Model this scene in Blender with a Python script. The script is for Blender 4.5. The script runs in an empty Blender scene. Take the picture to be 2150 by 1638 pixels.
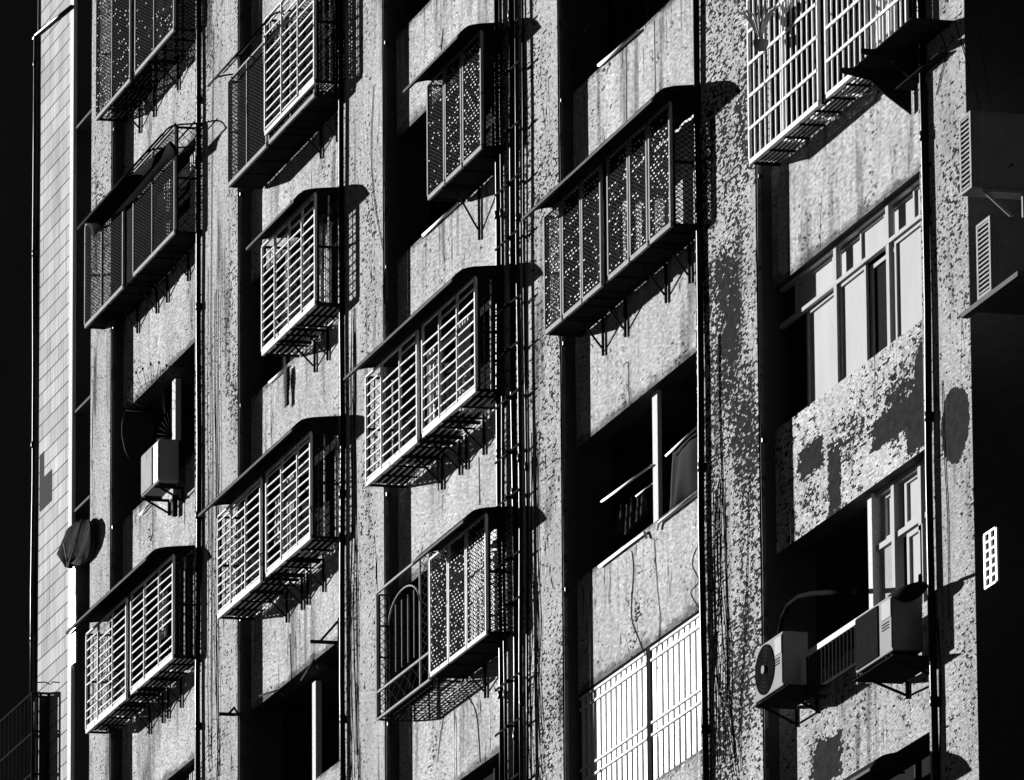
import bpy, math, random
from mathutils import Vector, Matrix
R_ = math.radians
sc = bpy.context.scene
col = sc.collection
rnd = random.Random(7)

# ------------------------------------------------------------------ camera, sky, sun, exposure
# World axes: X runs along the facade (towards the near end), Y into the wall, Z up.  Pillar faces lie on Y = 0.
FPX, CX, CY = 18811.5822, 1075.0, 819.0
CAM = Vector((84.52737647, -27.11983738, 2.38887711))
RX = Vector((0.26089908, 0.22275039, 0.93931568))
RY = Vector((0.96534073, -0.05314683, -0.25552435))
RZ = Vector((-0.0069965, 0.97342574, -0.22889598))
cam_d = bpy.data.cameras.new('camera')
cam_d.sensor_width = 36.0
cam_d.lens = FPX / 2150.0 * 36.0
cam_d.clip_start = 1.0
cam_d.clip_end = 3000.0
cam = bpy.data.objects.new('camera', cam_d)
col.objects.link(cam)
cam.matrix_world = Matrix(((RX.x, RX.y, RX.z, CAM.x), (RY.x, RY.y, RY.z, CAM.y), (RZ.x, RZ.y, RZ.z, CAM.z), (0, 0, 0, 1)))
sc.camera = cam

SUN_TO = Vector((-2.9, -1.0, 0.50)).normalized()        # direction towards the sun
elev = math.asin(SUN_TO.z)
w = bpy.data.worlds.new('World'); sc.world = w
w.use_nodes = True
nt = w.node_tree
for n in list(nt.nodes): nt.nodes.remove(n)
sky = nt.nodes.new('ShaderNodeTexSky'); sky.sky_type = 'NISHITA'; sky.sun_disc = False
sky.sun_elevation = elev; sky.air_density = .08; sky.dust_density = 0; sky.altitude = 2500
sky.sun_rotation = math.atan2(SUN_TO.x, SUN_TO.y)
bw = nt.nodes.new('ShaderNodeSeparateColor')      # black and white film behind a red filter: the sky counts by its red light
bg = nt.nodes.new('ShaderNodeBackground'); bg.inputs['Strength'].default_value = 0.05
wo = nt.nodes.new('ShaderNodeOutputWorld')
nt.links.new(sky.outputs[0], bw.inputs[0]); nt.links.new(bw.outputs[0], bg.inputs[0]); nt.links.new(bg.outputs[0], wo.inputs[0])
sd = bpy.data.lights.new('sun', 'SUN'); sd.energy = 5.0; sd.angle = R_(0.5); sd.color = (1, 1, 1)
so = bpy.data.objects.new('sun', sd); col.objects.link(so)
so.rotation_euler = (-SUN_TO).to_track_quat('-Z', 'Y').to_euler()
so.location = (0, -60, 60)
sc.view_settings.view_transform = 'Standard'
sc.view_settings.look = 'None'
sc.view_settings.exposure = 1.95
sc.view_settings.gamma = 1.0

# ------------------------------------------------------------------ helpers
def P(px, py, Y):
    """point of the vertical plane at depth Y that the photograph shows at (px, py)"""
    cx, cy, cz = px - CX, -(py - CY), -FPX
    d = Vector((RX.x*cx+RX.y*cy+RX.z*cz, RY.x*cx+RY.y*cy+RY.z*cz, RZ.x*cx+RZ.y*cy+RZ.z*cz))
    return CAM + d * ((Y - CAM.y) / d.y)

class MB:
    def __init__(s): s.v = []; s.f = []; s.sm = []; s.m2 = None
    def quad(s, a, b, c, d, smooth=False):
        n = len(s.v); s.v += [tuple(a), tuple(b), tuple(c), tuple(d)]; s.f.append((n, n+1, n+2, n+3)); s.sm.append(smooth)
    def box(s, x0, x1, y0, y1, z0, z1):
        n = len(s.v)
        s.v += [(x, y, z) for z in (z0, z1) for y in (y0, y1) for x in (x0, x1)]
        for f in ((0,2,3,1),(4,5,7,6),(0,1,5,4),(2,6,7,3),(0,4,6,2),(1,3,7,5)):
            s.f.append(tuple(n+i for i in f)); s.sm.append(False)
        return s
    def bar(s, a, b, w_, h_=None, up=Vector((0, -1, 0))):
        """rectangular bar from a to b; w_ across, h_ along up"""
        h_ = h_ or w_
        a = Vector(a); b = Vector(b); d = (b-a).normalized()
        if abs(d.dot(up)) > .95: up = Vector((0, 0, 1))
        r = d.cross(up).normalized(); u = r.cross(d).normalized()
        n = len(s.v)
        for p in (a, b):
            for i, j in ((-1,-1),(1,-1),(1,1),(-1,1)):
                s.v.append(tuple(p + r*(i*w_/2) + u*(j*h_/2)))
        for f in ((0,1,2,3),(7,6,5,4),(0,4,5,1),(1,5,6,2),(2,6,7,3),(3,7,4,0)):
            s.f.append(tuple(n+i for i in f)); s.sm.append(False)
        return s
    def tube(s, pts, r, k=8, cap=True):
        pts = [Vector(p) for p in pts]; n0 = len(s.v)
        rr = r if isinstance(r, (list, tuple)) else [r]*len(pts)
        ref = Vector((0.31, 0.9, 0.29)).normalized()
        for i, p in enumerate(pts):
            d = (pts[min(i+1, len(pts)-1)] - pts[max(i-1, 0)]).normalized()
            a = d.cross(ref).normalized(); b = d.cross(a)
            for j in range(k):
                t = 2*math.pi*j/k
                s.v.append(tuple(p + (a*math.cos(t) + b*math.sin(t))*rr[i]))
        for i in range(len(pts)-1):
            for j in range(k):
                q = n0+i*k; s.f.append((q+j, q+(j+1) % k, q+k+(j+1) % k, q+k+j)); s.sm.append(True)
        if cap:
            s.f.append(tuple(n0+j for j in range(k))[::-1]); s.sm.append(False)
            q = n0+(len(pts)-1)*k; s.f.append(tuple(q+j for j in range(k))); s.sm.append(False)
        return s
    def disc(s, c, ru, rz, y, thick=.01, k=28):
        n = len(s.v)
        for yy in (y, y+thick):
            for j in range(k):
                t = 2*math.pi*j/k; s.v.append((c[0]+ru*math.cos(t), yy, c[2]+rz*math.sin(t)))
        s.f.append(tuple(n+j for j in range(k))); s.sm.append(False)
        s.f.append(tuple(n+k+j for j in range(k))[::-1]); s.sm.append(False)
        for j in range(k):
            s.f.append((n+(j+1) % k, n+j, n+k+j, n+k+(j+1) % k)); s.sm.append(True)
        return s
    def extr(s, prof, x0, x1, thick=.006):
        """sheet with profile [(y,z)...] run along X, given a real thickness"""
        n = len(s.v); m = len(prof)
        for x in (x0, x1):
            for (y, z) in prof: s.v.append((x, y, z))
            for (y, z) in prof: s.v.append((x, y, z-thick))
        for i in range(m-1):
            s.f.append((n+i, n+i+1, n+2*m+i+1, n+2*m+i)); s.sm.append(False)
            s.f.append((n+m+i+1, n+m+i, n+3*m+i, n+3*m+i+1)); s.sm.append(False)
            s.f.append((n+i+1, n+i, n+m+i, n+m+i+1)); s.sm.append(False)
            s.f.append((n+2*m+i, n+2*m+i+1, n+3*m+i+1, n+3*m+i)); s.sm.append(False)
        s.f.append((n, n+2*m, n+3*m, n+m)); s.sm.append(False)
        s.f.append((n+m-1, n+2*m-1, n+4*m-1, n+3*m-1)); s.sm.append(False)
        return s
    def build(s, name, mt, parent=None, bevel=0, weld=False, solid=0):
        me = bpy.data.meshes.new(name)
        base = parent.get('_w', (0, 0, 0)) if parent is not None else s.v[0] if False else (0, 0, 0)
        bx, by, bz = base
        me.from_pydata([(a-bx, b-by, c-bz) for a, b, c in s.v], [], s.f)
        me.polygons.foreach_set('use_smooth', s.sm)
        if isinstance(mt, (list, tuple)):
            for q in mt: me.materials.append(q)
            if s.m2 is not None: me.polygons.foreach_set('material_index', [1 if i >= s.m2 else 0 for i in range(len(s.f))])
        else: me.materials.append(mt)
        me.update()
        o = bpy.data.objects.new(name, me); col.objects.link(o)
        if parent is not None:
            o.parent = parent; o['_w'] = base
        if weld:
            import bmesh
            bm = bmesh.new(); bm.from_mesh(me); bmesh.ops.remove_doubles(bm, verts=bm.verts, dist=.0008); bm.to_mesh(me); bm.free()
            for p_ in me.polygons: p_.use_smooth = True
        if solid: o.modifiers.new('thickness', 'SOLIDIFY').thickness = solid
        if bevel:
            b = o.modifiers.new('bevel', 'BEVEL'); b.width = bevel; b.segments = 2; b.limit_method = 'ANGLE'
        return o

def thing(name, label, cat, loc, group=None):
    o = bpy.data.objects.new(name, None); col.objects.link(o)
    o.empty_display_size = .2
    o.location = loc; o['_w'] = tuple(loc)
    o['label'] = label; o['category'] = cat
    if group: o['group'] = group
    return o
def tag(o, label, cat, group=None, kind=None):
    if label: o['label'] = label; o['category'] = cat
    if group: o['group'] = group
    if kind: o['kind'] = kind
    return o

# ------------------------------------------------------------------ materials (the photograph is black and white: all greys)
def nodes(name):
    m = bpy.data.materials.new(name); m.use_nodes = True
    t = m.node_tree; b = t.nodes['Principled BSDF']
    return m, t, b
def N(t, ty, **kw):
    n = t.nodes.new(ty)
    for k, v in kw.items(): setattr(n, k, v)
    return n
def math_(t, op, a, b=None, c=None, clamp=False):
    n = N(t, 'ShaderNodeMath', operation=op); n.use_clamp = clamp
    for i, x in enumerate((a, b, c)):
        if x is None: continue
        if isinstance(x, (int, float)): n.inputs[i].default_value = x
        else: t.links.new(x, n.inputs[i])
    return n.outputs[0]
def noise(t, vec, scale, detail=4, rough=.55):
    n = N(t, 'ShaderNodeTexNoise'); n.inputs['Scale'].default_value = scale
    n.inputs['Detail'].default_value = detail; n.inputs['Roughness'].default_value = rough
    t.links.new(vec, n.inputs['Vector']); return n.outputs['Fac']
def step(t, x, lo, hi):
    n = N(t, 'ShaderNodeMapRange'); n.interpolation_type = 'SMOOTHSTEP'
    n.inputs['From Min'].default_value = lo; n.inputs['From Max'].default_value = hi
    t.links.new(x, n.inputs['Value']); return n.outputs['Result']
def scaled(t, pos, sx, sy, sz, off=0):
    n = N(t, 'ShaderNodeMapping'); n.inputs['Scale'].default_value = (sx, sy, sz); n.inputs['Location'].default_value = (off, off*.7, off*.3)
    t.links.new(pos, n.inputs['Vector']); return n.outputs[0]
def grey(g): return (g, g, g, 1)

def wall_mat(name, base=.30, spall=.60, big=.0, patches=(), drip=1.0, rough=.55, tile=.75, edge=False):
    m, t, b = nodes(name)
    geo = N(t, 'ShaderNodeNewGeometry'); pos = geo.outputs['Position']
    sep = N(t, 'ShaderNodeSeparateXYZ'); t.links.new(pos, sep.inputs[0])
    x, y, z = sep.outputs
    uu = math_(t, 'ADD', x, math_(t, 'MULTIPLY', y, 1.0))
    cb = N(t, 'ShaderNodeCombineXYZ'); t.links.new(uu, cb.inputs[0]); t.links.new(z, cb.inputs[1])
    br = N(t, 'ShaderNodeTexBrick'); t.links.new(cb.outputs[0], br.inputs['Vector'])
    br.inputs['Scale'].default_value = 1.0; br.inputs['Brick Width'].default_value = .095; br.inputs['Row Height'].default_value = .0235
    br.inputs['Mortar Size'].default_value = .0032; br.inputs['Mortar Smooth'].default_value = .3; br.inputs['Bias'].default_value = 0
    br.inputs['Color1'].default_value = grey(.86); br.inputs['Color2'].default_value = grey(1.12); br.inputs['Mortar'].default_value = grey(1-tile*.55)
    tb = N(t, 'ShaderNodeRGBToBW'); t.links.new(br.outputs['Color'], tb.inputs[0])
    blot = noise(t, scaled(t, pos, 1.1, 1, .8), 1.0, 5, .65)
    blot = math_(t, 'MULTIPLY_ADD', blot, 1.1, .45)
    fine = math_(t, 'MULTIPLY_ADD', noise(t, scaled(t, pos, 10, 10, 40), 1.0, 3, .8), 3.0, -.5)
    val = math_(t, 'MULTIPLY', math_(t, 'MULTIPLY', tb.outputs[0], blot), fine)
    # rain streaks running down
    st = noise(t, scaled(t, pos, 3.2, 3.2, .28, 11), 1.0, 4, .6)
    st = step(t, st, .50, .66)
    gate = step(t, noise(t, scaled(t, pos, .9, .9, .7, 5), 1, 2), .42, .62)
    val = math_(t, 'MULTIPLY', val, math_(t, 'SUBTRACT', 1.0, math_(t, 'MULTIPLY', math_(t, 'MULTIPLY', st, gate), .55*drip)))
    # thin wandering black lines (old cable runs and cracks)
    ln = noise(t, scaled(t, pos, 2.4, 2.4, .20, 23), 1.0, 3, .45)
    ln = math_(t, 'ABSOLUTE', math_(t, 'SUBTRACT', ln, .5))
    lnm = math_(t, 'SUBTRACT', 1.0, step(t, ln, .0022, .006))
    lgate = step(t, noise(t, scaled(t, pos, .8, .8, .5, 31), 1, 2), .48, .55)
    lnm = math_(t, 'MULTIPLY', math_(t, 'MULTIPLY', lnm, lgate), .85*drip)
    val = math_(t, 'MULTIPLY', val, math_(t, 'SUBTRACT', 1.0, lnm))
    if edge:     # soot and broken tiles along the bottom and top edges of each panel
        e = math_(t, 'MULTIPLY', math_(t, 'FRACT', math_(t, 'DIVIDE', math_(t, 'SUBTRACT', z, 25.50), 2.918)), 2.918)
        en = noise(t, scaled(t, pos, 2.2, 2.2, 7, 91), 1.0, 5, .75)
        lo = math_(t, 'SUBTRACT', 1.0, step(t, math_(t, 'ADD', e, math_(t, 'MULTIPLY', math_(t, 'SUBTRACT', en, .5), .45)), .03, .13))
        hi = step(t, math_(t, 'ADD', e, math_(t, 'MULTIPLY', math_(t, 'SUBTRACT', en, .5), .5)), 1.26, 1.36)
        val = math_(t, 'MULTIPLY', val, math_(t, 'SUBTRACT', 1.0, math_(t, 'MULTIPLY', math_(t, 'MAXIMUM', lo, hi), .62)))
        runs = math_(t, 'MULTIPLY', step(t, noise(t, scaled(t, pos, 5, 5, .15, 13), 1.0, 3, .6), .56, .64), step(t, e, .25, 1.2))
        val = math_(t, 'MULTIPLY', val, math_(t, 'SUBTRACT', 1.0, math_(t, 'MULTIPLY', runs, .45)))
    val = math_(t, 'MULTIPLY', val, base)
    # fallen tiles: dark cement in crisp small chips, and larger bare areas
    row = math_(t, 'FLOOR', math_(t, 'DIVIDE', z, .0235))
    sx_ = math_(t, 'MULTIPLY', math_(t, 'FLOOR', math_(t, 'ADD', math_(t, 'DIVIDE', x, .0475), math_(t, 'MULTIPLY', math_(t, 'MODULO', row, 2.0), .5))), .0475)
    sn = N(t, 'ShaderNodeCombineXYZ'); t.links.new(sx_, sn.inputs[0]); t.links.new(math_(t, 'MULTIPLY', row, .0235), sn.inputs[2])
    wob = scaled(t, pos, .25, .25, .25); vm = N(t, 'ShaderNodeVectorMath', operation='ADD'); t.links.new(sn.outputs[0], vm.inputs[0]); t.links.new(wob, vm.inputs[1])
    snap = vm.outputs[0]      # whole small tiles fall off, so the chips follow the tile grid
    chip = noise(t, scaled(t, snap, 6, 6, 19, 3), 1.0, 4, .72)
    dens = noise(t, scaled(t, pos, .9, .9, .55, 41), 1.0, 3, .6)
    for (pu, pz, ru, rz, jag) in patches:
        if jag < 2: continue       # areas where many tiles have come off
        dx = math_(t, 'DIVIDE', math_(t, 'SUBTRACT', x, pu), ru); dz = math_(t, 'DIVIDE', math_(t, 'SUBTRACT', z, pz), rz)
        dd = math_(t, 'SQRT', math_(t, 'ADD', math_(t, 'MULTIPLY', dx, dx), math_(t, 'MULTIPLY', dz, dz)))
        dens = math_(t, 'ADD', dens, math_(t, 'MULTIPLY', math_(t, 'SUBTRACT', 1.0, step(t, dd, .2, 1.1)), .27))
    chipm = step(t, math_(t, 'MULTIPLY_ADD', dens, .42, chip), spall+.215, spall+.235)
    if big > 0:
        bg_ = noise(t, scaled(t, pos, 1.3, 1.3, 1.2, 57), 1.0, 7, .72)
        chipm = math_(t, 'MAXIMUM', chipm, step(t, bg_, 1-big, 1-big+.012))
    for (pu, pz, ru, rz, jag) in patches:
        if jag >= 2: continue
        dx = math_(t, 'DIVIDE', math_(t, 'SUBTRACT', x, pu), ru); dz = math_(t, 'DIVIDE', math_(t, 'SUBTRACT', z, pz), rz)
        dd = math_(t, 'SQRT', math_(t, 'ADD', math_(t, 'MULTIPLY', dx, dx), math_(t, 'MULTIPLY', dz, dz)))
        jn = noise(t, scaled(t, snap, 3, 3, 9, 77), 1.0, 4, .7)
        if jag >= 1: dd = math_(t, 'MAXIMUM', math_(t, 'ABSOLUTE', dx), math_(t, 'ABSOLUTE', dz))
        dd = math_(t, 'ADD', dd, math_(t, 'MULTIPLY', math_(t, 'SUBTRACT', jn, .5), jag))
        chipm = math_(t, 'MAXIMUM', chipm, math_(t, 'SUBTRACT', 1.0, step(t, dd, .97, 1.0)))
    nsep = N(t, 'ShaderNodeSeparateXYZ'); t.links.new(geo.outputs['Normal'], nsep.inputs[0])     # no chips on the side returns
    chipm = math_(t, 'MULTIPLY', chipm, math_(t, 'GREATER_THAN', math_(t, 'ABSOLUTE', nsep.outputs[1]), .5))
    cem = math_(t, 'MULTIPLY_ADD', noise(t, scaled(t, pos, 5, 5, 9), 1, 4, .7), .036, .004)
    mix = N(t, 'ShaderNodeMix'); mix.data_type = 'FLOAT'
    t.links.new(chipm, mix.inputs[0]); t.links.new(val, mix.inputs[2]); t.links.new(cem, mix.inputs[3])
    mx2 = N(t, 'ShaderNodeMix'); mx2.data_type = 'FLOAT'      # tiles only on street faces; returns and soffits painted dark to deepen shade
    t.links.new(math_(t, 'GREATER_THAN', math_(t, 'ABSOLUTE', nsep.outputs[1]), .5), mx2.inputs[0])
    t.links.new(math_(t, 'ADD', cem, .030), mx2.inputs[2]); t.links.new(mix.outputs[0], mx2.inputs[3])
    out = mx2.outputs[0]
    t.links.new(out, b.inputs['Base Color'])
    b.inputs['Roughness'].default_value = .95; b.inputs['Specular IOR Level'].default_value = 0
    bp = N(t, 'ShaderNodeBump'); bp.inputs['Strength'].default_value = .6; bp.inputs['Distance'].default_value = .009
    hgt = math_(t, 'SUBTRACT', math_(t, 'ADD', tb.outputs[0], math_(t, 'MULTIPLY', fine, .5)), math_(t, 'MULTIPLY', chipm, 1.5))
    t.links.new(hgt, bp.inputs['Height']); t.links.new(bp.outputs[0], b.inputs['Normal'])
    return m

def strip_mat():
    m, t, b = nodes('large_tile_cladding')
    geo = N(t, 'ShaderNodeNewGeometry'); pos = geo.outputs['Position']
    sep = N(t, 'ShaderNodeSeparateXYZ'); t.links.new(pos, sep.inputs[0]); x, y, z = sep.outputs
    cb = N(t, 'ShaderNodeCombineXYZ'); t.links.new(math_(t, 'ADD', x, y), cb.inputs[0]); t.links.new(z, cb.inputs[1])
    br = N(t, 'ShaderNodeTexBrick'); t.links.new(cb.outputs[0], br.inputs['Vector'])
    br.inputs['Scale'].default_value = 1; br.inputs['Brick Width'].default_value = 1.05; br.inputs['Row Height'].default_value = .235
    br.inputs['Mortar Size'].default_value = .010; br.inputs['Mortar Smooth'].default_value = .2
    br.inputs['Color1'].default_value = grey(.88); br.inputs['Color2'].default_value = grey(1.1); br.inputs['Mortar'].default_value = grey(.25)
    tb = N(t, 'ShaderNodeRGBToBW'); t.links.new(br.outputs['Color'], tb.inputs[0])
    fl = noise(t, scaled(t, pos, 16, 16, .45), 1, 3, .7)
    v = math_(t, 'MULTIPLY', tb.outputs[0], math_(t, 'MULTIPLY_ADD', fl, 1.1, .42))
    bl = noise(t, scaled(t, pos, 1.2, 1, .6), 1, 4)
    v = math_(t, 'MULTIPLY', v, math_(t, 'MULTIPLY_ADD', bl, .9, .55))
    v = math_(t, 'MULTIPLY', v, .33)
    # two lost tiles near the outer edge
    p = P(97, 1030, -.02)
    dx = math_(t, 'ABSOLUTE', math_(t, 'SUBTRACT', x, p.x)); dz = math_(t, 'ABSOLUTE', math_(t, 'SUBTRACT', z, p.z))
    k = math_(t, 'MULTIPLY', math_(t, 'LESS_THAN', dx, .42), math_(t, 'LESS_THAN', dz, .24))
    p = P(88, 1010, -.02)
    dx = math_(t, 'ABSOLUTE', math_(t, 'SUBTRACT', x, p.x)); dz = math_(t, 'ABSOLUTE', math_(t, 'SUBTRACT', z, p.z))
    k = math_(t, 'MAXIMUM', k, math_(t, 'MULTIPLY', math_(t, 'LESS_THAN', dx, .17), math_(t, 'LESS_THAN', dz, .42)))
    mix = N(t, 'ShaderNodeMix'); mix.data_type = 'FLOAT'
    t.links.new(k, mix.inputs[0]); t.links.new(v, mix.inputs[2]); mix.inputs[3].default_value = .05
    t.links.new(mix.outputs[0], b.inputs['Base Color']); b.inputs['Roughness'].default_value = .9; b.inputs['Specular IOR Level'].default_value = 0
    bp = N(t, 'ShaderNodeBump'); bp.inputs['Strength'].default_value = .4; bp.inputs['Distance'].default_value = .01
    t.links.new(tb.outputs[0], bp.inputs['Height']); t.links.new(bp.outputs[0], b.inputs['Normal'])
    return m

def plain(name, g, rough=.5, metal=0.0, var=.35, scale=6.0, rust=0.0, stretch=1.0, spec=0):
    m, t, b = nodes(name)
    geo = N(t, 'ShaderNodeNewGeometry'); pos = geo.outputs['Position']
    n1 = noise(t, scaled(t, pos, scale, scale, scale*stretch), 1.0, 4, .65)
    v = math_(t, 'MULTIPLY', math_(t, 'MULTIPLY_ADD', n1, var*2, 1-var), g)
    if rust:
        rm = step(t, noise(t, scaled(t, pos, 5, 5, 4, 9), 1, 6, .75), .66-rust*.2, .70-rust*.2)
        mx = N(t, 'ShaderNodeMix'); mx.data_type = 'FLOAT'
        t.links.new(rm, mx.inputs[0]); t.links.new(v, mx.inputs[2]); mx.inputs[3].default_value = min(g, .045)
        v = mx.outputs[0]
    t.links.new(v, b.inputs['Base Color'])
    t.links.new(math_(t, 'MULTIPLY_ADD', n1, .3, rough-.15, clamp=True), b.inputs['Roughness'])
    b.inputs['Metallic'].default_value = metal; b.inputs['Specular IOR Level'].default_value = spec
    return m

M = dict(
 white_bar=plain('white_painted_steel', .60, .45, rust=.25, var=.2),
 frame_grey=plain('grey_painted_steel', .27, .5, rust=.15),
 dark_steel=plain('rusty_dark_steel', .016, .5, var=.5),
 mesh=plain('old_wire_mesh', .022, .5, var=.5),
 sheet=plain('weathered_dark_awning_sheet', .016, .6, var=.5, scale=3),
 lip=plain('awning_edge_trim', .11, .5),
 pipe=plain('black_drain_pipe', .012, .42, var=.6, spec=.02),
 pipe_grey=plain('grey_conduit', .11, .4, rust=.6, var=.5),
 knuckle=plain('painted_glint', .60, .4, var=.2, scale=20),
 gleam_white=plain('painted_gleam_white', .66, .35, spec=.10, var=.05),  # white painted in for gleams on pipe and casing
 pipe_white=plain('white_plastic_pipe', .75, .3, spec=.03),
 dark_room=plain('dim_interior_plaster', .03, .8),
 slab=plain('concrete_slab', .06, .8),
 glass_pale=plain('pale_frosted_pane', .36, .22, var=.22, scale=1.6, stretch=.4),
 glass_dark=plain('dark_window_glass', .015, .12, var=.3),
 sash=plain('aluminium_sash', .36, .4, var=.1),
 sash_dark=plain('aged_window_frame', .035, .45),
 curtain=plain('pale_curtain', .62, .8, var=.5, scale=5, stretch=.12),
 blind=plain('white_slat', .62, .5, var=.06, spec=.01),
 ac=plain('enamelled_ac_casing', .24, .42, var=.15, rust=.05),
 ac_dark=plain('ac_fan_grille_plastic', .012, .4),
 cloth=plain('dark_cloth', .03, .9, var=.4, scale=4, stretch=.2),
 cloth_pale=plain('pale_laundry', .28, .9, var=.4, scale=4),
 leaf=plain('plant_leaf', .15, .5), clay=plain('plant_pot', .10, .7),
 stone_sill=plain('worn_sill', .30, .7, rust=.3),
 mosaic_post=plain('mosaic_post', .48, .6, var=.5, scale=30),
 cable=plain('black_cable', .014, .5),
 asphalt=plain('asphalt', .035, .85, scale=2),
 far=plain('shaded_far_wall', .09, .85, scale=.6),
)
def addpatch(px, py, ru, rz, jag=1.2, Y=0.0):
    p = P(px, py, Y); return (p.x, p.z, ru, rz, jag)
D = .18
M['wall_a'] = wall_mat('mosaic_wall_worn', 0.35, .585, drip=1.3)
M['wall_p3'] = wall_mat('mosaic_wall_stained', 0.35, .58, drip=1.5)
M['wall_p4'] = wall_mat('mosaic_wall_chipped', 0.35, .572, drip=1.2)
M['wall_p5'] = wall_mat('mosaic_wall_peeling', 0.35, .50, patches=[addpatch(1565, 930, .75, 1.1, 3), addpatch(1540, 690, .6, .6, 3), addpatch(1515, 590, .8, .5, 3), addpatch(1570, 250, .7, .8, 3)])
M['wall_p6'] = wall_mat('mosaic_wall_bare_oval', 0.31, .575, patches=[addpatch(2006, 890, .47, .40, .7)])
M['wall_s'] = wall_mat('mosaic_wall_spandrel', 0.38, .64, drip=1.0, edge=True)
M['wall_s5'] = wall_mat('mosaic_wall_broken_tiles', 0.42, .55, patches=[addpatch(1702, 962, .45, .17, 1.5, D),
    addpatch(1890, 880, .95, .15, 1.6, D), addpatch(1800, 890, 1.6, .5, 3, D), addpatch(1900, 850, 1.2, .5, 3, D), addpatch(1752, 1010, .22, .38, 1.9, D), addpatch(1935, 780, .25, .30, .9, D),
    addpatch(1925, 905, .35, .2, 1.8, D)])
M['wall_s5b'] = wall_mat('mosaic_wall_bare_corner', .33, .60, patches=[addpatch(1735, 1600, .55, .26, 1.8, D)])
M['strip'] = strip_mat()

# ------------------------------------------------------------------ setting: ground, street, far building
g = MB(); g.quad((-1500, -1500, 0), (1500, -1500, 0), (1500, 1500, 0), (-1500, 1500, 0)); tag(g.build('ground', M['asphalt']), None, None, kind='structure')
g = MB(); g.box(-300, 200, -4.0, -0.7, .004, .14); tag(g.build('pavement', M['slab']), None, None, kind='structure')

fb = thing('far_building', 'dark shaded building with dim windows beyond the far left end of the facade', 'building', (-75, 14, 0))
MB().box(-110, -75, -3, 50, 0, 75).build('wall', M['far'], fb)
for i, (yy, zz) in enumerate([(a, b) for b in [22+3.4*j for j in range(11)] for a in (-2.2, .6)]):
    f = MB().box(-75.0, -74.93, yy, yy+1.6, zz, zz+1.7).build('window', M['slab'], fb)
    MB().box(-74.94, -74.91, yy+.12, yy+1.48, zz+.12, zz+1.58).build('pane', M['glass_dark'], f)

# ------------------------------------------------------------------ the apartment building
D = .18                     # the panels sit this far behind the pillar faces
PER, Z0, OPEN = 2.918, 25.50, 1.565
ZB, ZT = 8.0, 46.0
PIL = [(P(l, 800, 0).x, P(q, 800, 0).x) for l, q in ((190, 233), (409, 500), (710, 806), (1043, 1177), (1462, 1592), (1938, 2040))]
bld = thing('apartment_building', 'weathered mosaic tiled apartment block facade with tall pillars and barred windows', 'building', (-18, 4, 0))
pm = ['wall_a', 'wall_a', 'wall_p3', 'wall_p4', 'wall_p5', 'wall_p6']
plab = [None, None, None, None, 'heavily chipped pillar with tiles fallen off', 'pillar with a large oval bare patch']
for i, (a, b) in enumerate(PIL):
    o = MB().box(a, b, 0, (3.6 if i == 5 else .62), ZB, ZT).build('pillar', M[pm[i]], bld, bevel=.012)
    if plab[i]: o['label'] = plab[i]
o = MB().box(-41.73, -39.66, -.02, .62, ZB, ZT).build('pillar', M['strip'], bld, bevel=.012)
o['label'] = 'pale end pillar clad in large tiles'
MB().box(-39.66, -39.42, .03, .62, ZB, ZT).build('pillar_return', M['slab'], bld)
MB().box(-39.657, -39.418, -.025, .028, ZB, ZT).build('pillar_trim', M['mosaic_post'], bld)
BAYS = [(-39.42, PIL[0][0])] + [(PIL[i][1], PIL[i+1][0]) for i in range(5)]
KR = range(-5, 7)
for bi, (a, b) in enumerate(BAYS):
    for k in KR:
        lz = Z0+PER*k; top = lz+PER-OPEN
        mt = 'wall_s'
        if bi == 5 and k == -1: mt = 'wall_s5'
        if bi == 5 and k == -2: mt = 'wall_s5b'
        dd_ = .52 if bi == 0 else D
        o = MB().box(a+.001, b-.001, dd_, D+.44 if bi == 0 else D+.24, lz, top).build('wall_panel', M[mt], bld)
        if mt == 'wall_s5': o['label'] = 'wall panel with big patches of missing tiles'
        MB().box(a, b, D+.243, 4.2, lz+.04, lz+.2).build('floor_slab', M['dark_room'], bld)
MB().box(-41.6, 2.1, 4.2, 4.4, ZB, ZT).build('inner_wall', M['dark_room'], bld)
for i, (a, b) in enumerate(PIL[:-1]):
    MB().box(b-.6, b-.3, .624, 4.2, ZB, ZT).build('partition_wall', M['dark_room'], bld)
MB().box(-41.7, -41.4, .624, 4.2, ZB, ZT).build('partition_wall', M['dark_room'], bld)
MB().box(2.3, 40, 3.3, 3.6, ZB, ZT).build('recess_wall', M['far'], bld)

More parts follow.
